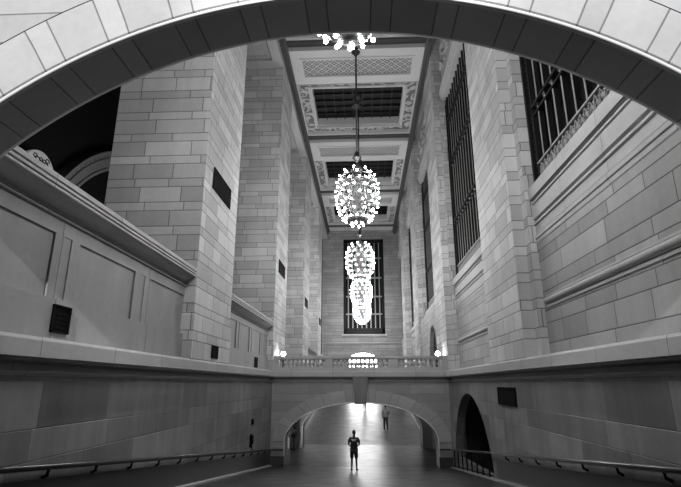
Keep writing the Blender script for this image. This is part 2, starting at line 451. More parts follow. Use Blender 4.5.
def window(idx, y0, y1, zs, bars, nm=1):
    """tall bronze grilled window between y0 and y1 above sill zs"""
    zt = 20.9
    w = empty('window_%d' % idx, (5.3, (y0 + y1)/2, zs), None, None, None, 'structure'); o3 = w.location[:]
    mb = MB(); mb.box(5.6, 5.66, y0, y1, zs, zt); mb.build('glass', M['glass_dark'], w, o3)
    mb = MB()
    for ya in (y0, y1 - .12): mb.box(5.1, 5.6, ya, ya + .12, zs, zt)
    mb.box(5.1, 5.6, y0, y1, zs, zs + .1); mb.box(5.1, 5.6, y0, y1, zt - .1, zt)
    for ya in (y0 + .42, y1 - .5): mb.box(5.12, 5.3, ya, ya + .08, zs, zt)
    mb.build('frame', M['bronze'], w, o3)
    n = max(2, round((y1 - y0 - 1.) / .56))
    for k in range(n):
        y = y0 + .5 + (y1 - y0 - 1.) * (k + .5) / n
        mb = MB(); mb.box(5.2, 5.34, y - .014, y + .014, zs + .1, zt - .1); mu = mb.build('mullion', M['bronze'], w, o3)
        mb = MB(); mb.box(5.18, 5.2, y - .026, y + .026, zs + .1, zt - .1); mb.build('lit_edge_strip', M['steel'], mu, o3)  # lighter strip puts the mullion's lit edge into the colour
    for z in bars:
        mb = MB(); mb.box(5.1, 5.4, y0 + .45, y1 - .45, z - .05, z + .03); mb.box(5.14, 5.3, y0 + .45, y1 - .45, z - .3, z - .24)
        for k in range(n):
            y = y0 + .5 + (y1 - y0 - 1.) * (k + .5) / n
            mb.extrude([(5.14, z - .05), (5.3, z - .05), (5.3, z - .3)], 'y', y - .09, y + .09)
        mb.build('crossbar', M['bronze'], w, o3)
    # ornamental cresting along the sill and ornamental side strips
    mb = MB(); st = .26; zc0, zc1 = zs + .1, zs + .62
    y = y0 + .5
    while y < y1 - .5:
        c = (5.15, y + st/2, (zc0 + zc1)/2)
        for r in (.11, .055):
            mb.tube([(c[0], c[1] + r*math.cos(t), c[2] + r*math.sin(t)*1.5) for t in [2*PI*q/10 for q in range(11)]], .016, 4, False)
        mb.tube([(5.15, y, zc0), (5.15, y + st, zc1)], .014, 4); mb.tube([(5.15, y + st, zc0), (5.15, y, zc1)], .014, 4)
        y += st
    mb.box(5.1, 5.2, y0 + .45, y1 - .45, zc1, zc1 + .05)
    mb.build('cresting', M['steel'], w, o3)
    for ya, yb in ((y0 + .12, y0 + .42), (y1 - .42, y1 - .12)):
        mb = MB(); z = zs + .1
        while z < zt - .3:
            c = (5.2, (ya + yb)/2, z + .15)
            mb.tube([(c[0], c[1] + .11*math.cos(t), c[2] + .12*math.sin(t)) for t in [2*PI*q/8 for q in range(9)]], .018, 4, False)
            mb.tube([(5.2, ya, z), (5.2, yb, z + .3)], .014, 4); mb.tube([(5.2, yb, z), (5.2, ya, z + .3)], .014, 4)
            z += .3
        mb.build('side_ornament', M['bronze'], w, o3)
    return w
bays = [(4.8, 13.74), (18.26, 26.64), (31.26, 39.64), (44.26, 52.64), (57.26, YE)]
bars = [[12.1, 15.4, 18.6], [12.9, 16.5, 19.2], [12.9, 16.5, 19.2], [12.9, 16.5, 19.2], [12.9, 16.5, 19.2]]
for i, ((a, b), zb) in enumerate(zip(bays, bars)):
    window(i + 1, a, b, 9.62, zb)
# wall under the windows with sill mouldings and the torus string course
mb = MB()
for i, (a, b) in enumerate(bays):
    if i == 2:      # bay with the small arched doorway
        dc, dr, ds = 33.1, 1.75, 6.1
        mb.box(4.52, 6.2, a - .3, dc - dr, 4.5, 9.0); mb.box(4.52, 6.2, dc + dr, b, 4.5, 9.0)
        for k in range(16):
            a0, a1 = PI*(1 - k/16), PI*(1 - (k + 1)/16)
            ya, yb = dc + dr*math.cos(a0), dc + dr*math.cos(a1); za, zb = ds + dr*math.sin(a0), ds + dr*math.sin(a1)
            mb.face([(4.52, ya, za), (4.52, yb, zb), (4.52, yb, 9.), (4.52, ya, 9.)]); mb.face([(4.52, ya, za), (4.52, yb, zb), (6.2, yb, zb), (6.2, ya, za)])
    else: mb.box(5.0, 6.2, a, b, 4.5, 8.2)
struct(mb.build('wall_right_upper', M['wall_hi']))
mb = MB(); mb.box(4.8, 4.9, 33.1 - 1.75, 33.1 + 1.75, 4.5, 7.9); d2 = struct(mb.build('door_2', M['bronze']))
mb = MB()
for a, b in bays:
    p = [(6.2, 7.95), (5.0, 7.95), (4.98, 7.98), (4.98, 8.08), (4.95, 8.1), (4.95, 8.2), (5.06, 8.21), (5.06, 8.24), (5.0, 8.25), (5.0, 8.5), (4.95, 8.52), (4.95, 8.58), (5.1, 8.59), (5.1, 8.66), (4.95, 8.68), (4.95, 9.08), (5.1, 9.09), (5.1, 9.14), (4.95, 9.15), (4.95, 9.2), (5.1, 9.21), (5.1, 9.26), (4.9, 9.28), (4.9, 9.62), (4.93, 9.66), (5.6, 9.68), (6.2, 9.68)]
    mb.extrude(p, 'y', a, b)
struct(mb.build('trim_right_sill', M['trim']))
mb = MB()
for a, b in ((-2, 13.5), (18.6, 26.4), (44.6, 52.3)):
    pts = [(5.02, 6.14)] + [(5.0 - .11*math.sin(PI*q/8), 6.28 - .09*math.cos(PI*q/8)) for q in range(9)] + [(5.02, 6.42)]
    mb.extrude(pts, 'y', a, b)
    mb.box(4.97, 5.02, a, b, 6.1, 6.16); mb.box(4.97, 5.02, a, b, 6.38, 6.43)
struct(mb.build('trim_right_string', M['trim']))

# carved frieze over the right windows
mb = MB(); mr = MB(); mm = MB()
for a, b in bays:
    mb.box(5.0, 6.2, a, b, 20.8, ZC + .6)
    p = [(6.2, 20.75), (4.98, 20.75), (4.9, 20.8), (4.9, 20.95), (4.84, 21.0), (4.84, 21.15), (4.78, 21.2), (4.78, 21.4), (4.86, 21.5), (4.92, 21.6), (4.92, 21.8), (5.0, 21.9), (6.2, 21.9)]
    mm.extrude(p, 'y', a, b)
    y = a + .6
    while y < b - .4:
        for s in (0, 1):
            cy, cz = y + .35 + .1*s, 22.7 + 1.15*s
            sg = 1 if (int((y - a)/.95) + s) % 2 else -1
            pts = [(4.95, cy + sg*(.42 - .055*q)*math.cos(q*.75), cz + (.42 - .055*q)*math.sin(q*.75)) for q in range(8)]
            mr.tube(pts, [.1, .11, .1, .09, .08, .07, .07, .09], 5)
        mr.ball((4.95, y + .8, 23.3), .14, 6, 4)
        y += .95
struct(mb.build('wall_right_frieze', M['trim']))
struct(mm.build('trim_right_frieze', M['trim']))
struct(mr.build('trim_right_scrolls', M['trim']))

# ------------------------------------------------------------------ coffered ceiling
mbeam = MB(); mlat = MB(); mdark = MB(); mrel = MB()
beams = [(1.1, 4.9)] + [(p, p + 3.72) for p in (14.1, 27.0, 39.6, 52.5)] + [(65.2, YE)]
BX0, BX1 = XL, XR + .02
for a, b in beams:
    if b - a > 3:
        px0, px1, py0, py1 = -3.95, 3.45, a + .95, b - .95
        mbeam.box(BX0, BX1, a, py0, ZC, ZC + 2); mbeam.box(BX0, BX1, py1, b, ZC, ZC + 2)
        mbeam.box(BX0, px0, py0, py1, ZC, ZC + 2); mbeam.box(px1, BX1, py0, py1, ZC, ZC + 2)
        mlat.box(px0, px1, py0, py1, ZC + .1, ZC + .3)
        for q, z in ((0, -.05),):      # raised frame round the lattice panel
            mbeam.box(px0 - .16, px1 + .16, py0 - .16, py0, ZC - .06, ZC); mbeam.box(px0 - .16, px1 + .16, py1, py1 + .16, ZC - .06, ZC)
            mbeam.box(px0 - .16, px0, py0, py1, ZC - .06, ZC); mbeam.box(px1, px1 + .16, py0, py1, ZC - .06, ZC)
    else: mbeam.box(BX0, BX1, a, b, ZC, ZC + 2)
wins = []
for (a0, a), (b, b1) in zip(beams[:-1], beams[1:]):
    def ring(m, x0, x1, y0, y1, w, z0, z1):
        m.box(x0, x1, y0, y0 + w, z0, z1); m.box(x0, x1, y1 - w, y1, z0, z1); m.box(x0, x0 + w, y0 + w, y1 - w, z0, z1); m.box(x1 - w, x1, y0 + w, y1 - w, z0, z1)
    x0, x1 = BX0 + .1, BX1 - .1
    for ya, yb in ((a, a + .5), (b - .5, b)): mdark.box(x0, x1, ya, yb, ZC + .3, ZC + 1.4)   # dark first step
    for ya, yb in ((a + .5, a + .72), (b - .72, b - .5)): mbeam.box(x0, x1, ya, yb, ZC + .42, ZC + 1.4)
    for xa, xb in ((x0, x0 + .22), (x1 - .22, x1)): mbeam.box(xa, xb, a + .72, b - .72, ZC + .42, ZC + 1.4)
    ring(mrel, x0 + .22, x1 - .22, a + .72, b - .72, .66, ZC + .75, ZC + 1.5)
    ring(mbeam, x0 + .88, x1 - .88, a + 1.38, b - 1.38, .14, ZC + .62, ZC + 1.5)
    ring(mbeam, x0 + 1.02, x1 - 1.02, a + 1.52, b - 1.52, .1, ZC + .85, ZC + 1.5)
    wins.append((x0 + 1.12, x1 - 1.12, a + 1.62, b - 1.62))
struct(mbeam.build('ceiling', M['plaster']))
struct(mlat.build('ceiling_beam_panels', M['lattice']))
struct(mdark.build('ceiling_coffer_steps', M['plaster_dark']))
struct(mrel.build('ceiling_coffer_borders', M['relief']))
for i, (x0, x1, y0, y1) in enumerate(wins):
    w = empty('window_%d' % (11 + i), ((x0 + x1)/2, (y0 + y1)/2, ZC + 2.), None, None, None, 'structure'); o3 = w.location[:]
    mb = MB(); mb.box(x0, x1, y0, y1, ZC + 1.5, ZC + 1.55); mb.build('glass', M['skyglass'], w, o3)
    mb = MB()
    nx = 9; ny = 6
    for k in range(1, nx): xx = x0 + (x1 - x0)*k/nx; mb.box(xx - .04, xx + .04, y0, y1, ZC + 1.36, ZC + 1.48)
    for k in range(1, ny): yy = y0 + (y1 - y0)*k/ny; mb.box(x0, x1, yy - .04, yy + .04, ZC + 1.36, ZC + 1.48)
    mb.build('muntin_grid', M['bronze'], w, o3)
# crown mouldings along both sides of the ceiling
mb = MB()
mb.extrude([(XL, 24.3), (XL + .06, 24.3), (XL + .1, 24.5), (XL + .2, 24.75), (XL + .3, 24.8), (XL + .3, 25.), (XL, 25.)], 'y', 1, YE)
mb.extrude([(XR, 24.3), (XR - .06, 24.3), (XR - .1, 24.5), (XR - .2, 24.75), (XR - .3, 24.8), (XR - .3, 25.), (XR, 25.)], 'y', 1, YE)
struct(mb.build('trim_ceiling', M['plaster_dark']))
mb = MB(); mb.box(XR, 6.2, 1, YE, ZC + .6, ZC + .9); struct(mb.build('ceiling_right_margin', M['plaster']))

# ------------------------------------------------------------------ far wall with its tall window and lit doorway
wx0, wx1, wz0, wz1 = -2.78, 2.8, 10.5, 23.7
dx, dw, dzs, dzt = -.22, 1.9, 7.5, 8.05
mb = MB(); T = .7
mb.box(-5.7, wx0, YE, YE + T, 0, 26.6); mb.box(wx1, 6.2, YE, YE + T, 0, 26.6); mb.box(wx0, wx1, YE, YE + T, wz1, 26.6)
mb.box(wx0, dx - dw, YE, YE + T, 0, wz0); mb.box(dx + dw, wx1, YE, YE + T, 0, wz0)
for k in range(14):
    def dz(x): return dzs + (dzt - dzs) * (1 - ((x - dx)/dw)**2)
    xa, xb = dx - dw + 2*dw*k/14, dx - dw + 2*dw*(k + 1)/14
    mb.face([(xa, YE, dz(xa)), (xb, YE, dz(xb)), (xb, YE, wz0), (xa, YE, wz0)]); mb.face([(xa, YE, dz(xa)), (xb, YE, dz(xb)), (xb, YE + T, dz(xb)), (xa, YE + T, dz(xa))])
mb.face([(dx - dw, YE + T, 7.5), (dx + dw, YE + T, 7.5), (dx + dw, YE + T, wz0), (dx - dw, YE + T, wz0)])
mb.face([(wx0, YE, wz0), (wx1, YE, wz0), (wx1, YE + T, wz0), (wx0, YE + T, wz0)])
struct(mb.build('wall_far', M['rear']))
mb = MB()
mb.extrude([(YE, 9.1), (YE - .1, 9.12), (YE - .1, 9.2), (YE - .22, 9.25), (YE - .22, 9.38), (YE, 9.42)], 'x', -5.0, 5.0)
mb.extrude([(YE, wz0 - .35), (YE - .2, wz0 - .3), (YE - .2, wz0 - .08), (YE, wz0)], 'x', wx0 - .25, wx1 + .25)
struct(mb.build('trim_far', M['trim']))
w = empty('window_21', (0, YE + .3, wz0), None, None, None, 'structure'); o3 = w.location[:]
mb = MB(); mb.box(wx0, wx1, YE + .5, YE + .55, wz0, wz1); mb.build('glass', M['glass_dark'], w, o3)
mb = MB()
for x in (wx0, wx1 - .35): mb.box(x, x + .35, YE + .1, YE + .45, wz0, wz1)
mb.box(wx0, wx1, YE + .1, YE + .45, wz0, wz0 + .8); mb.box(wx0, wx1, YE + .1, YE + .45, wz1 - .5, wz1)
mb.build('frame', M['bronze'], w, o3)
for k in range(8):
    x = wx0 + .35 + (wx1 - wx0 - .7)*(k + .5)/8
    mb = MB(); mb.box(x - .07, x + .07, YE + .2, YE + .42, wz0 + .8, wz1 - .5); mb.build('mullion', M['steel'], w, o3)
for z in (13.2, 15.6, 18.2, 21.0):
    mb = MB(); mb.box(wx0 + .3, wx1 - .3, YE + .15, YE + .42, z - .08, z + .08); mb.build('crossbar', M['steel'], w, o3)
d = empty('door_1', (dx, YE + .5, floor_z(YE)), None, None, None, 'structure'); o3 = d.location[:]
mb = MB(); mb.box(dx - dw, dx + dw, YE + .45, YE + .5, floor_z(YE), 8.1); mb.build('lit_glass', M['doorglow'], d, o3)
mb = MB()
for k in range(5): x = dx - dw + .04 + (2*dw - .08)*k/4; mb.box(x - .05, x + .05, YE + .36, YE + .45, floor_z(YE), 8.1)
for z in (5.6, 7.45): mb.box(dx - dw, dx + dw, YE + .36, YE + .45, z - .06, z + .06)
mb.build('door_frame', M['bronze'], d, o3)

# ------------------------------------------------------------------ near arch overhead
def arch_piece(mb_face, mb_soffit, mb_back, cx, R0, R1fun, cz, y0, y1, a0, a1, n):
    pass
AC, ARad, ACZ = (-.28, 6.84, 2.08)
NY0, NY1 = 5.15, 5.88
def near_arch():
    e = empty('stone_arch', (AC, (NY0 + NY1)/2, ACZ + ARad), 'broad stone arch spanning the hall overhead in the foreground, dark underside', 'arch'); o3 = e.location[:]
    th = .79; n = 64; amax = 2.44; amin = PI - amax
    aL, aR = PI - .72, .72
    aL = PI - math.acos(5.5/ARad) ; aR = math.acos(5.5/ARad)
    P = lambda r, a, y: (AC + r*math.cos(a), y, ACZ + r*math.sin(a))
    ring = MB(); sof = MB(); sp = MB(); bead = MB()
    for i in range(n):
        a, b = aL + (aR - aL)*i/n, aL + (aR - aL)*(i + 1)/n
        ua, ub = a*ARad, b*ARad
        c = .085
        for y, s in ((NY0, -1), (NY1, 1)):
            ring.face([P(ARad + c, a, y), P(ARad + c, b, y), P(ARad + th, b, y), P(ARad + th, a, y)], uv=[(0, ua), (0, ub), (th, ub), (th, ua)])
            zt = 15.  # unseen top raised to stop the added beams passing over
            p, q = P(ARad + th + .022, a, y), P(ARad + th + .022, b, y)
            sp.face([(p[0], y - s*.005, p[2]), (q[0], y - s*.005, q[2]), (q[0], y - s*.005, zt), (p[0], y - s*.005, zt)])
        for y, s in ((NY0, -1), (NY1, 1)):
            ring.face([P(ARad + c, a, y), P(ARad + c, b, y), P(ARad + c, b, y - .07*s), P(ARad + c, a, y - .07*s)], uv=[(0, ua), (0, ub), (.07, ub), (.07, ua)])
            ring.face([P(ARad + c, a, y - .07*s), P(ARad + c, b, y - .07*s), P(ARad, b, y - .07*s), P(ARad, a, y - .07*s)], uv=[(0, ua), (0, ub), (.07, ub), (.07, ua)])
            prof = [(0., -.05), (0., 0.), (.012, .012), (.03, .015), (.045, .005), (.05, -.05)]
            for (r0, d0), (r1, d1) in zip(prof, prof[1:]):
                bead.face([P(ARad + r0, a, y + s*d0), P(ARad + r0, b, y + s*d0), P(ARad + r1, b, y + s*d1), P(ARad + r1, a, y + s*d1)], smooth=True)
        sof.face([P(ARad, a, NY0 + .05), P(ARad, b, NY0 + .05), P(ARad, b, NY1 - .05), P(ARad, a, NY1 - .05)], uv=[(0, ua), (0, ub), (.9, ub), (.9, ua)])
    xl, xr = AC + (ARad + th)*math.cos(aL), AC + (ARad + th)*math.cos(aR)
    sp.face([(xl, NY0, 15.), (xr, NY0, 15.), (xr, NY1, 15.), (xl, NY1, 15.)])
    ring.build('voussoir_ring', M['vous'], e, o3); sof.build('soffit', M['vous'], e, o3); bead.build('edge_bead', M['bead'], e, o3)
    sp.build('spandrel', M['spandrel'], e, o3)
near_arch()

# ------------------------------------------------------------------ bridge
BW, BZS, BZA = 3.98, 1.2, 3.13
def bridge():
    e = empty('stone_bridge', (CX, 31.6, 0), 'low stone bridge with a flattened arch and keystone crossing the ramp', 'bridge'); o3 = e.location[:]
    def wall(y0, y1, s, named):
        wl = MB(); ring = MB(); bead = MB(); n = 48; ch = .06
        def E(t, k=0.): return (CX + (BW + k)*math.cos(t), BZS + (BZA - BZS + k)*math.sin(t))
        yf = y0 if s < 0 else y1
        for y in (y0, y1):
            wl.face([(XL, y, 0), (CX - BW, y, 0), (CX - BW, y, BZS), (XL, y, BZS)]); wl.face([(CX + BW, y, 0), (XR, y, 0), (XR, y, BZS), (CX + BW, y, BZS)])
            for i in range(n):
                a, b = PI*(1 - i/n), PI*(1 - (i + 1)/n); p, q = E(a), E(b)
                wl.face([(p[0], y, p[1]), (q[0], y, q[1]), (q[0], y, 4.24), (p[0], y, 4.24)])
            wl.face([(XL, y, BZS), (CX - BW, y, BZS), (CX - BW, y, 4.24), (XL, y, 4.24)]); wl.face([(CX + BW, y, BZS), (XR, y, BZS), (XR, y, 4.24), (CX + BW, y, 4.24)])
        pts = [(CX - BW, 0)] + [E(PI*(1 - i/n)) for i in range(n + 1)] + [(CX + BW, 0)]
        L = 0
        for p, q in zip(pts[:-1], pts[1:]):
            d = math.hypot(q[0] - p[0], q[1] - p[1])
            wl.face([(p[0], y0, p[1]), (q[0], y0, q[1]), (q[0], y1, q[1]), (p[0], y1, p[1])], uv=[(L, 0), (L + d, 0), (L + d, 1), (L, 1)]); L += d
        wl.build('arch_wall', M['bridge'], e, o3)
        yo = yf + .03*s
        L = 0
        for i in range(n):
            a, b = PI*(1 - i/n), PI*(1 - (i + 1)/n); p, q, p2, q2 = E(a, ch), E(b, ch), E(a, .68), E(b, .68)
            p2 = (max(p2[0], XL + .02), p2[1]); q2 = (max(q2[0], XL + .02), q2[1]); p2 = (min(p2[0], XR - .02), p2[1]); q2 = (min(q2[0], XR - .02), q2[1])
            d = math.hypot(q[0] - p[0], q[1] - p[1])
            ring.face([(p[0], yo, p[1]), (q[0], yo, q[1]), (q2[0], yo, q2[1]), (p2[0], yo, p2[1])], uv=[(0, L), (0, L + d), (.6, L + d), (.6, L)])
            ring.face([(p2[0], yo, p2[1]), (q2[0], yo, q2[1]), (q2[0], yf, q2[1]), (p2[0], yf, p2[1])]); L += d
        ring.build('voussoir_ring', M['ringlo'], e, o3)
        bpts = [(CX - BW - ch*.5, 0.02)] + [E(PI*(1 - i/n), ch*.5) for i in range(n + 1)] + [(CX + BW + ch*.5, 0.02)]
        for k in (0,):
            bead.tube([(p[0], yf + .01*s, p[1]) for p in bpts], .032, 6)
        bead.tube([(p[0], (y1 if s < 0 else y0), p[1]) for p in bpts], .032, 6)
        bead.build('edge_bead', M['bead'], e, o3)
        for xa, xb in ((XL + .01, CX - BW - .01), (CX + BW + .01, XR - .01)):
            MB().box(xa, xb, yf, yf + .04*s, 0, .5).build('dark_base', M['base'], e, o3)
        ks = MB()
        ks.extrude([(CX - .30, BZA - .06), (CX + .31, BZA - .06), (CX + .42, 4.45), (CX - .42, 4.45)], 'y', yf, yf + .2*s)
        ks.build('keystone', M['keystone'], e, o3)
    wall(YB0, YB0 + 1., -1, True); wall(YB1 - 1., YB1, 1, False)
    # ledges on both faces
    for yf, s in ((YB0, -1), (YB1, 1)):
        p = [(yf + q*s, z) for q, z in [(-.8, 4.22), (.03, 4.22), (.03, 4.25), (.07, 4.26), (.07, 4.285), (-.16, 4.30), (-.16, 4.40), (.05, 4.42), (.11, 4.43), (.11, 4.45), (.13, 4.455), (.13, 4.475), (.22, 4.48), (.22, 4.72), (.2, 4.77), (-.8, 4.77)]]
        MB().extrude(p, 'x', XL, XR).build('ledge', M['trim'], e, o3)
    dk = MB(); dk.box(XL, XR + .6, YB0 + .8, YB1 - .8, 4.2, 4.5); dk.build('deck', M['trim'], e, o3)
    # flanking walls below the deck with openings to the side passage
    for x0, x1 in ((XL - .6, XL), (XR, XR + .6)):
        fl = MB(); prof = [(YB0 + .02, 0), (YB0 + 1.4, 0), (YB0 + 1.4, 2.9), (YB1 - 1.5, 2.9), (YB1 - 1.5, 0), (YB1 - .02, 0), (YB1 - .02, 4.2), (YB0 + .02, 4.2)]
        for p, q in zip(prof, prof[1:] + prof[:1]): fl.face([(x0, *p), (x0, *q), (x1, *q), (x1, *p)])
        for x in (x0, x1):
            for q in ((0, 1, 2, 7), (2, 3, 6, 7), (3, 4, 5, 6)): fl.face([(x, *prof[i]) for i in q])
        fl.build('side_wall', M['bridge'], e, o3)
bridge()
mb = MB()
for x0, x1, xe in ((-12, XL - .6, -12), (XR + .6, 12, 12)):
    mb.box(x0, x1, 27.9, 28.2, -.3, 4.2); mb.box(x0, x1, 35., 35.3, -.3, 4.2); mb.box(x0, x1, 28.2, 35, 3.2, 3.4)
    mb.box(xe - .15, xe + .15, 28.2, 35, -.3, 4.2)
struct(mb.build('wall_passage', M['bridge']))

def balustrade(y, s, label):
    e = empty('balustrade', (CX, y, 4.76), label, 'balustrade', 'bridge balustrades'); o3 = e.location[:]
    mb = MB(); mb.box(XL, XR, y - .14, y + .14, 4.77, 4.93); mb.box(XL, XR, y - .11, y + .11, 4.93, 4.97); mb.build('base', M['trim'], e, o3)
    mb = MB(); mb.box(XL, XR, y - .12, y + .12, 5.38, 5.42); mb.box(XL, XR, y - .16, y + .16, 5.42, 5.53); mb.box(XL, XR, y - .14, y + .14, 5.53, 5.56); mb.build('handrail', M['trim'], e, o3)
    peds = [(XL, -4.68), (-2.16, -1.77), (1.32, 1.75), (4.11, XR)]
    for a, b in peds:
        mb = MB(); mb.box(a, b, y - .13, y + .13, 4.97, 5.38); mb.build('pedestal', M['trim'], e, o3)
    pm = MB().lathe([(.075, 0), (.075, .03), (.045, .05), (.05, .08), (.085, .14), (.088, .18), (.06, .26), (.038, .32), (.05, .34), (.05, .36), (.07, .37), (.07, .41)], n=10)
    first = None
    for (a, b), n in (((-4.68, -2.16), 11), ((-1.77, 1.32), 13), ((1.75, 4.11), 10)):
        for k in range(n):
            x = a + (b - a)*(k + .5)/n
            if first is None: first = pm.build('baluster', M['trim'], e); o = first
            else: o = first.copy(); link(o)
            o.location = (x - CX, 0, .21)
balustrade(YB0 + .05, -1, 'pale stone balustrade on the near edge of the bridge, above the keystone')
balustrade(YB1 - .05, 1, 'stone balustrade on the far edge of the bridge, seen through the near balusters')

# ------------------------------------------------------------------ concourse beyond the left piers
def circ(p, q, r):
    ax, ay, bx, by, cx_, cy_ = *p, *q, *r
    d = 2*(ax*(by - cy_) + bx*(cy_ - ay) + cx_*(ay - by))
    ux = ((ax*ax + ay*ay)*(by - cy_) + (bx*bx + by*by)*(cy_ - ay) + (cx_*cx_ + cy_*cy_)*(ay - by))/d
    uy = ((ax*ax + ay*ay)*(cx_ - bx) + (bx*bx + by*by)*(ax - cx_) + (cx_*cx_ + cy_*cy_)*(bx - ax))/d
    return ux, uy, math.hypot(ax - ux, ay - uy)
yc, zc, rc = circ((44.32, 23.51), (46.31, 26.2), (51.51, 30.68))
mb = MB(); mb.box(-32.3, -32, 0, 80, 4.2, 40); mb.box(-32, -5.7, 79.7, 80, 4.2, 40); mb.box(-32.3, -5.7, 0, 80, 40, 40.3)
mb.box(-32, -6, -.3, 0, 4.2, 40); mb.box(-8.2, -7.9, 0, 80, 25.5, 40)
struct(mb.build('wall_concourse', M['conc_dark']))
mb = MB()
for k in range(40):
    a, b = PI*(1 - k/40), PI*(1 - (k + 1)/40)
    for r0, r1, x in ((rc, rc - .35, -30.6), (rc - .35, rc - .8, -30.9), (rc - .8, rc - 1.1, -30.7), (rc - 1.1, rc - 2., -31.1), (rc - 2., rc - 2.3, -30.9)):
        q = [(x, yc + r*math.cos(t), zc + r*math.sin(t)) for r, t in ((r0, a), (r0, b), (r1, b), (r1, a))]
        mb.face(q); mb.face([q[0], q[1], (-31.95, q[1][1], q[1][2]), (-31.95, q[0][1], q[0][2])]); mb.face([q[3], q[2], (-31.95, q[2][1], q[2][2]), (-31.95, q[3][1], q[3][2])])
for k in range(70):
    a = PI*(1 - (k + .5)/70); c = (-30.85, yc + (rc - .58)*math.cos(a), zc + (rc - .58)*math.sin(a))
    mb.ball(c, .16, 6, 4)
arch2 = tag(mb.build('moulded_arch', M['conc_stone'], None, (-31, yc, zc)), 'dim moulded stone arch with bands, beyond the left parapet in the dark hall', 'arch')
mb = MB(); cyl, czl = 40.65, 22.6
prof = [(cyl + 2.4*math.cos(t), czl + 2.6*math.sin(t)) for t in [PI*q/20 for q in range(21)]] + [(cyl - 2.4, 18.), (cyl + 2.4, 18.)]
mb.extrude(prof, 'x', -30.6, -30.2)
lu = tag(mb.build('lunette_window', M['lunette'], None, (-30.4, cyl, 18.)), 'small pale round-topped lunette glowing above the near left parapet', 'window')
mb = MB()
for k in range(24):
    c = (-30.15, cyl - 1.1 + 2.2*random.random(), 23.2 + 1.4*random.random()); r = .22 + .25*random.random()
    mb.tube([(c[0], c[1] + (r*(1 - q*.07))*math.cos(q*.6), c[2] + r*(1 - q*.07)*math.sin(q*.6)) for q in range(11)], .05, 5)
ob = mb.build('scroll_ornament', M['black'], lu, (-30.4, cyl, 18.))

# ------------------------------------------------------------------ chandeliers
def egg_r(z):
    t = (z - .1)/2.85
    return 1.0*math.sqrt(max(0., 1 - abs((t - .5)/.53)**2.3))
def chandelier(loc, label, stem_top):
    e = empty('chandelier', loc, label, 'chandelier', 'globe chandeliers hanging down the middle of the hall')
    core = MB().lathe([(0, .35), (.3, .42), (.4, .8), (.44, 1.4), (.4, 2.0), (.28, 2.5), (.16, 2.8), (0, 2.85)], n=16); core.build('core', M['chand'], e)
    for k in range(12):
        a = 2*PI*(k + .5)/12
        pts = [(egg_r(z)*.9*math.cos(a), egg_r(z)*.9*math.sin(a), z) for z in [.35 + 2.4*q/10 for q in range(11)]]
        MB().tube(pts, .03, 5).build('rib', M['chand'], e)
    rows = [(2.76, 7), (2.45, 10), (2.1, 13), (1.74, 13), (1.36, 13), (.98, 12), (.62, 11)]
    for z, n in rows[1:]:
        r = egg_r(z)*.9
        MB().tube([(r*math.cos(2*PI*q/24), r*math.sin(2*PI*q/24), z) for q in range(25)], .025, 5, False).build('hoop', M['chand'], e)
    MB().lathe([(0, .0), (.18, .02), (.42, .12), (.56, .28), (.58, .36), (.5, .38), (0, .38)], n=20).build('bowl', M['chand'], e)
    MB().lathe([(.28, 2.78), (.3, 2.86), (.18, 2.95), (.2, 3.02), (.1, 3.1), (.06, 3.2)], n=12).build('crown', M['chand'], e)
    bulb = None
    def put(x, y, z, sc=1.):
        nonlocal bulb
        if bulb is None:
            me = bpy.data.meshes.new('bulb'); bm = bmesh.new(); bmesh.ops.create_icosphere(bm, subdivisions=1, radius=.054); bm.to_mesh(me); bm.free()
            me.polygons.foreach_set('use_smooth', [True]*len(me.polygons)); me.materials.append(M['bulb'])
            bulb = bpy.data.objects.new('bulb', me); o = bulb
        else: o = bulb.copy()
        link(o); o.parent = e; o.location = (x, y, z); o.scale = (sc,)*3
    for j, (z, n) in enumerate(rows):
        r = egg_r(z) + .05
        for k in range(n):
            a = 2*PI*(k + .5*(j % 2))/n; put(r*math.cos(a), r*math.sin(a), z)
    for k in range(14): a = 2*PI*(k + .5)/14; put(.69*math.cos(a), .69*math.sin(a), .3)
    for k in range(6): a = 2*PI*(k + .3)/6; put(.3*math.cos(a), .3*math.sin(a), .02)
    st = MB(); st.tube([(0, 0, 3.15), (0, 0, stem_top)], .045, 6)
    st.build('stem', M['chain'], e)
    for z in (3.5, 6.4, 9.6):
        MB().lathe([(.05, -.25), (.12, -.12), (.2, -.04), (.24, 0), (.2, .05), (.1, .12), (.13, .22), (.05, .34)], (0, 0, z), 10).build('collar', M['chain'], e)
    MB().lathe([(.4, stem_top), (.38, stem_top - .1), (.2, stem_top - .2), (.06, stem_top - .4)], n=14).build('ceiling_canopy', M['chain'], e)
    return e
CZ0 = 11.33
ch = chandelier((CX, 22.0, CZ0), 'big globe chandelier of bulbs hanging whole in mid air, the nearest one shown complete', ZC + 1.5 - CZ0)
labels = {9.0: 'topmost chandelier cut by the foreground arch, only its glowing lower rim showing', 35.0: 'second complete globe chandelier, in front of the top of the tall far window', 48.0: 'third complete globe chandelier in the line, lower and smaller, before the far window', 61.0: 'smallest and lowest chandelier at the far end of the line'}
for y, lb in labels.items():
    c = copy_tree(ch); c.location = (CX, y, CZ0); c['label'] = lb

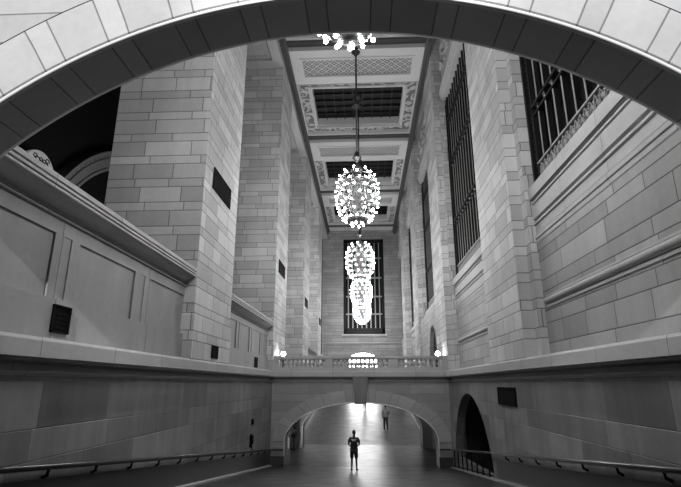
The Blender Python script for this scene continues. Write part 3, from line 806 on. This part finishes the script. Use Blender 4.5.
# ------------------------------------------------------------------ lamps
def globe_lamp(loc, label):
    e = empty('globe_lamp', loc, label, 'lamp', 'globe lamps at the ends of the balustrade')
    MB().lathe([(.16, 0), (.16, .04), (.06, .1), (.04, .3), (.04, 1.02), (.09, 1.06), (.1, 1.12)], n=12).build('post', M['bronze'], e)
    MB().ball((0, 0, 1.24), .13, 14, 9).build('globe', M['lampglow'], e)
globe_lamp((-4.62, 28.25, 4.5), 'glowing globe lamp behind the left end of the balustrade')
globe_lamp((4.1, 28.25, 4.5), 'glowing globe lamp behind the right end of the balustrade')
for sx in (-1, 1):  # unseen spots added to brighten the arch front
    e = empty('added_spotlight', (CX + 1.6*sx, -13.0, 17.0), 'unseen spot lamp added on the %s, behind the viewpoint, aimed at the foreground arch' % ('left' if sx < 0 else 'right'), 'added_spotlight')
    tgt = Vector((CX + 2.1*sx, 5.15, 9.6)) - Vector(e.location); e.rotation_euler = tgt.to_track_quat('-Z', 'Y').to_euler()
    MB().lathe([(0, .3), (.1, .3), (.12, .2), (.14, .02), (.15, 0)], n=14).build('housing', M['bronze'], e)
    ld = bpy.data.lights.new('beam', 'SPOT'); ld.energy = SPOT; ld.spot_size = math.radians(27); ld.spot_blend = .6; ld.shadow_soft_size = .1
    lo = bpy.data.objects.new('beam', ld); link(lo); lo.parent = e; lo.location = (0, 0, -.03)
def unseen_lamp(loc, label, e_):
    e = empty('ceiling_lamp', loc, label, 'lamp')
    MB().lathe([(.2, 0), (.2, -.05), (.08, -.08)], n=12).build('base', M['bronze'], e)
    MB().ball((0, 0, -.16), .14, 12, 8).build('globe', emis('passage_globe', e_), e)
unseen_lamp((-8.5, 31.5, 3.2), 'small lamp lighting the side passage left of the bridge', 900.)
unseen_lamp((8.5, 31.5, 3.2), 'small lamp lighting the side passage right of the bridge', 150.)
e = empty('unseen_lamp', (-15, 46, 14), 'unseen globe lamp added to light the dark hall beyond the left piers', 'lamp')  # unseen lamp added to brighten the concourse arch
MB().ball((0, 0, 0), .4, 14, 9).build('globe', emis('added_concourse_globe', 260.), e)
MB().tube([(0, 0, .35), (0, 0, 26.)], .03, 6).build('stem', M['chain'], e)

# ------------------------------------------------------------------ vents and plaques
def vent(side, y0, y1, z0, z1, x, label, grp=None):
    s = 1 if side < 0 else -1
    e = empty('vent_grille', (x, (y0 + y1)/2, z0), label, 'vent', grp); o3 = e.location[:]
    mb = MB(); mb.box(x, x + .02*s, y0, y1, z0, z1); mb.build('panel', M['black'], e, o3)
    mb = MB(); t = .03
    mb.box(x, x + .04*s, y0, y1, z0, z0 + t); mb.box(x, x + .04*s, y0, y1, z1 - t, z1); mb.box(x, x + .04*s, y0, y0 + t, z0, z1); mb.box(x, x + .04*s, y1 - t, y1, z0, z1)
    mb.build('frame', M['black'], e, o3)
    mb = MB(); n = max(3, int((z1 - z0)/.07))
    for k in range(1, n): z = z0 + (z1 - z0)*k/n; mb.box(x + .015*s, x + .03*s, y0 + t, y1 - t, z - .008, z + .008)
    mb.build('louvre', M['black'], e, o3)
vent(-1, 7.95, 8.45, 4.93, 5.4, -5.235, 'square black vent low on the near left parapet')
vent(-1, 15.9, 16.55, 4.9, 5.31, -4.945, 'small black vent at the foot of the nearest left pier')
vent(-1, 23.6, 24.2, 4.86, 5.34, -5.235, 'narrow black vent low on the second left parapet, just left of the balustrade')
vent(-1, 14.9, 17.0, 10.4, 11.15, -4.995, 'long black vent high on the side of the nearest left pier')
vent(-1, 27.85, 30.0, 10.45, 11.2, -4.995, 'black vent high on the second left pier')
vent(-1, 40.85, 42.8, 10.45, 11.2, -4.995, 'black vent high on the third left pier')
vent(-1, 54.2, 56.1, 10.45, 11.2, -4.995, 'tiny black vent on the farthest left pier')
vent(1, 15.3, 17.25, 3.45, 4.0, XR - .005, 'black rectangular vent on the lower right wall beside the arched opening')
def box_fixture(loc, label, big):
    e = empty('wall_fixture', loc, label, 'wall fixture')
    x, y, z = loc
    if big:
        MB().box(0, .09, -.1, .1, -.2, .32).build('housing', M['black'], e, bevel=.02)
        MB().tube([(.12, -.03, .26), (.14, -.03, .2), (.14, -.03, .0), (.12, -.03, -.06)], [.035, .025, .025, .035], 8).build('handset', M['black'], e)
        MB().tube([(.1, -.03, -.06), (.12, 0, -.3), (.09, .03, -.36), (.06, .05, -.2)], .012, 6).build('cord', M['black'], e)
    else:
        MB().box(0, .08, -.09, .09, -.12, .12).build('housing', M['black'], e, bevel=.02)
        MB().box(.08, .1, -.05, .05, -.08, .0).build('lens', M['bronze'], e)
box_fixture((XL, 22.42, 1.68), 'black wall fixture on the left wall just above the handrail, larger of two', True)
box_fixture((XL, 22.6, 2.5), 'little black box on the left wall, higher and smaller than the other fixture', False)

# ------------------------------------------------------------------ handrails
def zl(y): return 2.97 - .1077*(y - 7.04)
e = empty('handrail', (XL, 12, zl(12)), 'long polished handrail on brackets sloping down the left wall', 'handrail'); o3 = e.location[:]
MB().tube([(XL + .1, 1.5, zl(1.5)), (XL + .1, 27.0, zl(27.0)), (XL + .16, 27.1, zl(27.)), (CX - BW - .05, 27.1, zl(27.))], .045, 8).build('rail', M['rail'], e, o3)
y = 2.2
while y < 27:
    MB().tube([(XL + .1, y, zl(y) - .03), (XL + .08, y, zl(y) - .12), (XL, y, zl(y) - .16)], .028, 6).build('bracket', M['black'], e, o3); y += 1.45
def zr(y): return 2.97 - .1062*(y - 7.32)
e = empty('handrail', (XR, 12, zr(12)), 'long polished handrail on brackets sloping down the right wall, ending at the barred railing', 'handrail'); o3 = e.location[:]
MB().tube([(XR - .1, 1.5, zr(1.5)), (XR - .1, 18.4, zr(18.4))], .045, 8).build('rail', M['rail'], e, o3)
y = 2.2
while y < 18:
    MB().tube([(XR - .1, y, zr(y) - .03), (XR - .08, y, zr(y) - .12), (XR, y, zr(y) - .16)], .028, 6).build('bracket', M['black'], e, o3); y += 1.45
e = empty('railing', (XR - .1, 22.5, floor_z(22.5)), 'dark barred railing across the arched side opening on the right', 'railing'); o3 = e.location[:]
MB().tube([(XR - .1, 18.4, zr(18.4)), (XR - .1, 26.9, zr(26.9)), (XR - .16, 27.1, zr(27)), (CX + BW + .05, 27.1, zr(27))], .045, 8).build('rail', M['rail'], e, o3)
for k in range(8):
    y = 19. + 1.02*k
    MB().tube([(XR - .1, y, floor_z(y)), (XR - .1, y, zr(y))], .03, 6).build('post', M['black'], e, o3)
MB().tube([(XR - .1, 18.6, floor_z(18.6) + .12), (XR - .1, 26.8, floor_z(26.8) + .12)], .02, 6).build('bottom_bar', M['black'], e, o3)
for x, s, lb in ((XL, 1, 'bright polished handrail climbing the left side of the far ramp, beyond the bridge'), (XR, -1, 'bright polished handrail climbing the right side of the far ramp, beyond the bridge')):
    e = empty('handrail', (x, 45, floor_z(45)), lb, 'handrail'); o3 = e.location[:]
    MB().tube([(x + .12*s, 36.1, .92), (x + .12*s, 36.8, .92), (x + .12*s, YE - .5, floor_z(YE - .5) + .92)], .05, 8).build('rail', M['farrail'], e, o3)
    y = 38.
    while y < YE - 1:
        MB().tube([(x + .12*s, y, floor_z(y) + .9), (x + .1*s, y, floor_z(y) + .8), (x, y, floor_z(y) + .76)], .03, 6).build('bracket', M['black'], e, o3); y += 2.2

# ------------------------------------------------------------------ people
DG = None
def skin_mesh(nodes, edges, root=0, sub=1):
    me = bpy.data.meshes.new('sk'); bm = bmesh.new(); ly = bm.verts.layers.skin.verify(); vs = []
    for i, (p, r) in enumerate(nodes):
        v = bm.verts.new(p); v[ly].radius = r if isinstance(r, tuple) else (r, r); v[ly].use_root = (i == root); vs.append(v)
    for a, b in edges: bm.edges.new((vs[a], vs[b]))
    bm.to_mesh(me); bm.free()
    o = bpy.data.objects.new('sk', me); link(o)
    m = o.modifiers.new('s', 'SKIN'); m.use_smooth_shade = True; m.branch_smoothing = .3
    m2 = o.modifiers.new('u', 'SUBSURF'); m2.levels = sub; m2.render_levels = sub
    dg = bpy.context.evaluated_depsgraph_get(); ev = o.evaluated_get(dg)
    out = bpy.data.meshes.new_from_object(ev)
    bpy.data.objects.remove(o); return out
def join_into(me, mats, extra):
    bm = bmesh.new(); bm.from_mesh(me)
    for mb in extra:
        for f in mb.f:
            vs = [bm.verts.new(mb.v[i]) for i in f]; bm.faces.new(vs)
    bmesh.ops.remove_doubles(bm, verts=bm.verts, dist=1e-5)
    for f in bm.faces: f.smooth = True
    bm.to_mesh(me); bm.free(); me.materials.clear(); me.materials.append(mats); return me

def person(loc, rz, label, pose, top, legs, shorts=False, shirt_print=False, h=1.78, skin=None):
    e = empty('person', loc, label, 'person', None, None, rz); e.scale = (h/1.78,)*3
    J = {}
    J['pel'] = ((0, 0, .95), (.165, .115)); J['sp'] = ((0, .0, 1.14), (.16, .105)); J['ch'] = ((0, -.01, 1.36), (.165, .11)); J['nb'] = ((0, -.005, 1.49), (.07, .065))
    J['nk'] = ((0, .005, 1.55), .052); J['hd'] = ((0, .02, 1.64), (.072, .088)); J['ht'] = ((0, .015, 1.73), (.062, .075))
    for s, k in ((-1, 'l'), (1, 'r')):
        J['sh'+k] = ((s*.175, -.005, 1.43), .058); el, wr = pose['arm'+k]
        J['el'+k] = ((s*el[0], el[1], el[2]), .043); J['wr'+k] = ((s*wr[0], wr[1], wr[2]), .029)
        kn, an = pose['leg'+k]
        J['hp'+k] = ((s*.092, 0, .88), .085); J['kn'+k] = ((s*kn[0], kn[1], kn[2]), .057); J['cf'+k] = ((s*(kn[0]*.5+an[0]*.5), kn[1]*.55 + an[1]*.45 - .015, kn[2]*.62 + an[2]*.38), .052)
        J['an'+k] = ((s*an[0], an[1], an[2]), .036); J['to'+k] = ((s*(an[0] + .02), an[1] + .15, max(.03, an[2] - .055)), .032)
    names = list(J); ix = {n: i for i, n in enumerate(names)}
    E = [('pel','sp'),('sp','ch'),('ch','nb'),('nb','nk'),('nk','hd'),('hd','ht')]
    for k in 'lr': E += [('ch','sh'+k),('sh'+k,'el'+k),('el'+k,'wr'+k),('pel','hp'+k),('hp'+k,'kn'+k),('kn'+k,'cf'+k),('cf'+k,'an'+k),('an'+k,'to'+k)]
    me = skin_mesh([J[n] for n in names], [(ix[a], ix[b]) for a, b in E])
    ex = []
    # head details: skull, nose, ears, eyes, mouth
    ex.append(MB().ball((0, .015, 1.685), .1, 14, 10, (.8, .98, 1.15)))
    ex.append(MB().ball((0, .118, 1.665), .018, 8, 6, (.8, 1., 1.4)))
    for s in (-1, 1):
        ex.append(MB().ball((s*.082, .01, 1.67), .028, 8, 6, (.4, .8, 1.2)))
        ex.append(MB().ball((s*.032, .1, 1.69), .013, 8, 6))
    ex.append(MB().ball((0, .106, 1.625), .022, 8, 6, (1.2, .4, .35)))
    # hands: palm and five separate bent fingers
    for s, k in ((-1, 'l'), (1, 'r')):
        w = Vector(J['wr'+k][0]); el = Vector(J['el'+k][0]); d = (w - el).normalized()
        side = Vector((-s, 0, 0)); side = (side - d*side.dot(d)).normalized(); nrm = d.cross(side).normalized()
        acr = nrm
        pc = w + d*.055
        ex.append(MB().tube([w - d*.01, w + d*.03, w + d*.075, w + d*.095], [.026, .034, .036, .02], 8))
        for q, ln in enumerate((.062, .075, .08, .07)):
            b = w + d*.085 + acr*(-.03 + .02*q)
            ex.append(MB().tube([b, b + d*ln*.45 + side*.008, b + d*ln*.75 + side*.024, b + d*ln*.92 + side*.042], [.0095, .009, .0085, .007], 6))
        b = w + d*.035 + acr*-.03
        ex.append(MB().tube([b, b + d*.03 - acr*.025 + side*.012, b + d*.06 - acr*.03 + side*.025], [.012, .011, .008], 6))
    join_into(me, skin or M['skin'], ex)
    bo = bpy.data.objects.new('body', me); link(bo); bo.parent = e
    def cloth(name, keys, edges, grow, mat):
        nd = []
        for n in keys:
            p, r = J[n] if n in J else keys[n]
            g = grow
            nd.append((p, tuple(a + g for a in r) if isinstance(r, tuple) else r + g))
        kk = list(keys); m = skin_mesh(nd, [(kk.index(a), kk.index(b)) for a, b in edges])
        m.materials.clear(); m.materials.append(mat); o = bpy.data.objects.new(name, m); link(o); o.parent = e; return o
    def mid(a, b, t): return tuple(Vector(J[a][0]).lerp(Vector(J[b][0]), t))
    K = {'pel': None, 'sp': None, 'ch': None}; Jx = {}
    for k in 'lr': J['ue'+k] = (mid('sh'+k, 'el'+k, .8), .05)
    J['hem'] = ((0, 0, .83), (.165, .115))
    sh = cloth('shirt', ['hem', 'pel', 'sp', 'ch', 'shl', 'shr', 'uel', 'uer'], [('hem','pel'),('pel','sp'),('sp','ch'),('ch','shl'),('ch','shr'),('shl','uel'),('shr','uer')], .03, top)
    if shorts:
        for k in 'lr': J['th'+k] = (mid('hp'+k, 'kn'+k, .98), .082)
        cloth('shorts', ['pel', 'hpl', 'hpr', 'thl', 'thr'], [('pel','hpl'),('pel','hpr'),('hpl','thl'),('hpr','thr')], .02, legs)
    else:
        cloth('trousers', ['pel', 'hpl', 'hpr', 'knl', 'knr', 'cfl', 'cfr', 'anl', 'anr'], [('pel','hpl'),('pel','hpr'),('hpl','knl'),('hpr','knr'),('knl','cfl'),('knr','cfr'),('cfl','anl'),('cfr','anr')], .018, legs)
    hm = MB(); 
    for i in range(8):
        for k in range(16):
            def P(i, k):
                t = PI*.60*i/8; a = 2*PI*k/16
                y = math.sin(t)*math.sin(a)
                return (.09*math.sin(t)*math.cos(a), .0 + .105*y - .004, 1.70 + .108*math.cos(t) + .02*y*(i/8))
            q = [P(i,k), P(i,k+1), P(i+1,k+1), P(i+1,k)]
            hm.face(q[1:] if i == 0 else q, smooth=True)
    hm.build('hair', M['hair'], e)
    for k in 'lr':
        a, t = Vector(J['an'+k][0]), Vector(J['to'+k][0])
        mb = MB().tube([a + Vector((0, -.06, -.035)), a + Vector((0, -.03, -.02)), a.lerp(t, .5) + Vector((0, 0, -.005)), t, t + Vector((0, .04, -.008))], [.035, .05, .048, .042, .024], 10)
        mb.build('shoe', M['shoe'], e)
    if shirt_print:
        mb = MB()
        for q, (zz, ws) in enumerate(((1.385, (.03, .02, .028, .018, .03, .022, .026)), (1.335, (.02, .03, .02, .024, .03)))):
            x = -sum(ws)/2 - .004*len(ws)
            for w_ in ws:
                mb.box(x, x + w_, -.165, -.15, zz - .018, zz + .018); x += w_ + .009
        mb.build('back_print', M['print'], e)
    return e
stand_l = ((.10, .01, .5), (.115, 0, .085)); stand_r = ((.11, .02, .5), (.125, .03, .085))
person((-.53, 23.5, floor_z(23.5)), 0, 'person standing with back turned on the landing, black printed T-shirt, dark shorts', {'arml': ((.27, .0, 1.17), (.2, .17, 1.08)), 'armr': ((.27, .0, 1.17), (.2, .17, 1.1)), 'legl': stand_l, 'legr': stand_r}, M['cloth_black'], M['cloth_black'], True, True, 1.68, M['skin_dark'])
person((1.63, 41.7, floor_z(41.7)), .1, 'person walking up the far ramp, pale T-shirt and dark trousers', {'arml': ((.26, -.03, 1.17), (.25, .06, .95)), 'armr': ((.26, .02, 1.17), (.19, .2, 1.12)), 'legl': ((.1, .06, .5), (.1, .1, .09)), 'legr': ((.09, .0, .5), (.1, -.14, .09))}, M['cloth_light'], M['cloth_dark'], False, False, 1.86)
person((-.04, 51.4, floor_z(51.4)), 0, 'person in dark clothes far up the ramp, only the legs showing below the keystone', {'arml': ((.25, 0, 1.17), (.24, .06, .93)), 'armr': ((.25, 0, 1.17), (.24, .06, .93)), 'legl': ((.09, .05, .5), (.09, .06, .09)), 'legr': ((.08, .0, .5), (.08, -.1, .09))}, M['cloth_dark'], M['cloth_black'], False, False, 1.75)
person((-4.78, 33.6, 0), -.8, 'person in dark clothes standing half hidden inside the left jamb of the bridge', {'arml': ((.25, 0, 1.17), (.24, .1, .95)), 'armr': ((.24, .08, 1.2), (.12, .26, 1.2)), 'legl': stand_l, 'legr': stand_r}, M['cloth_black'], M['cloth_dark'], False, False, 1.78)
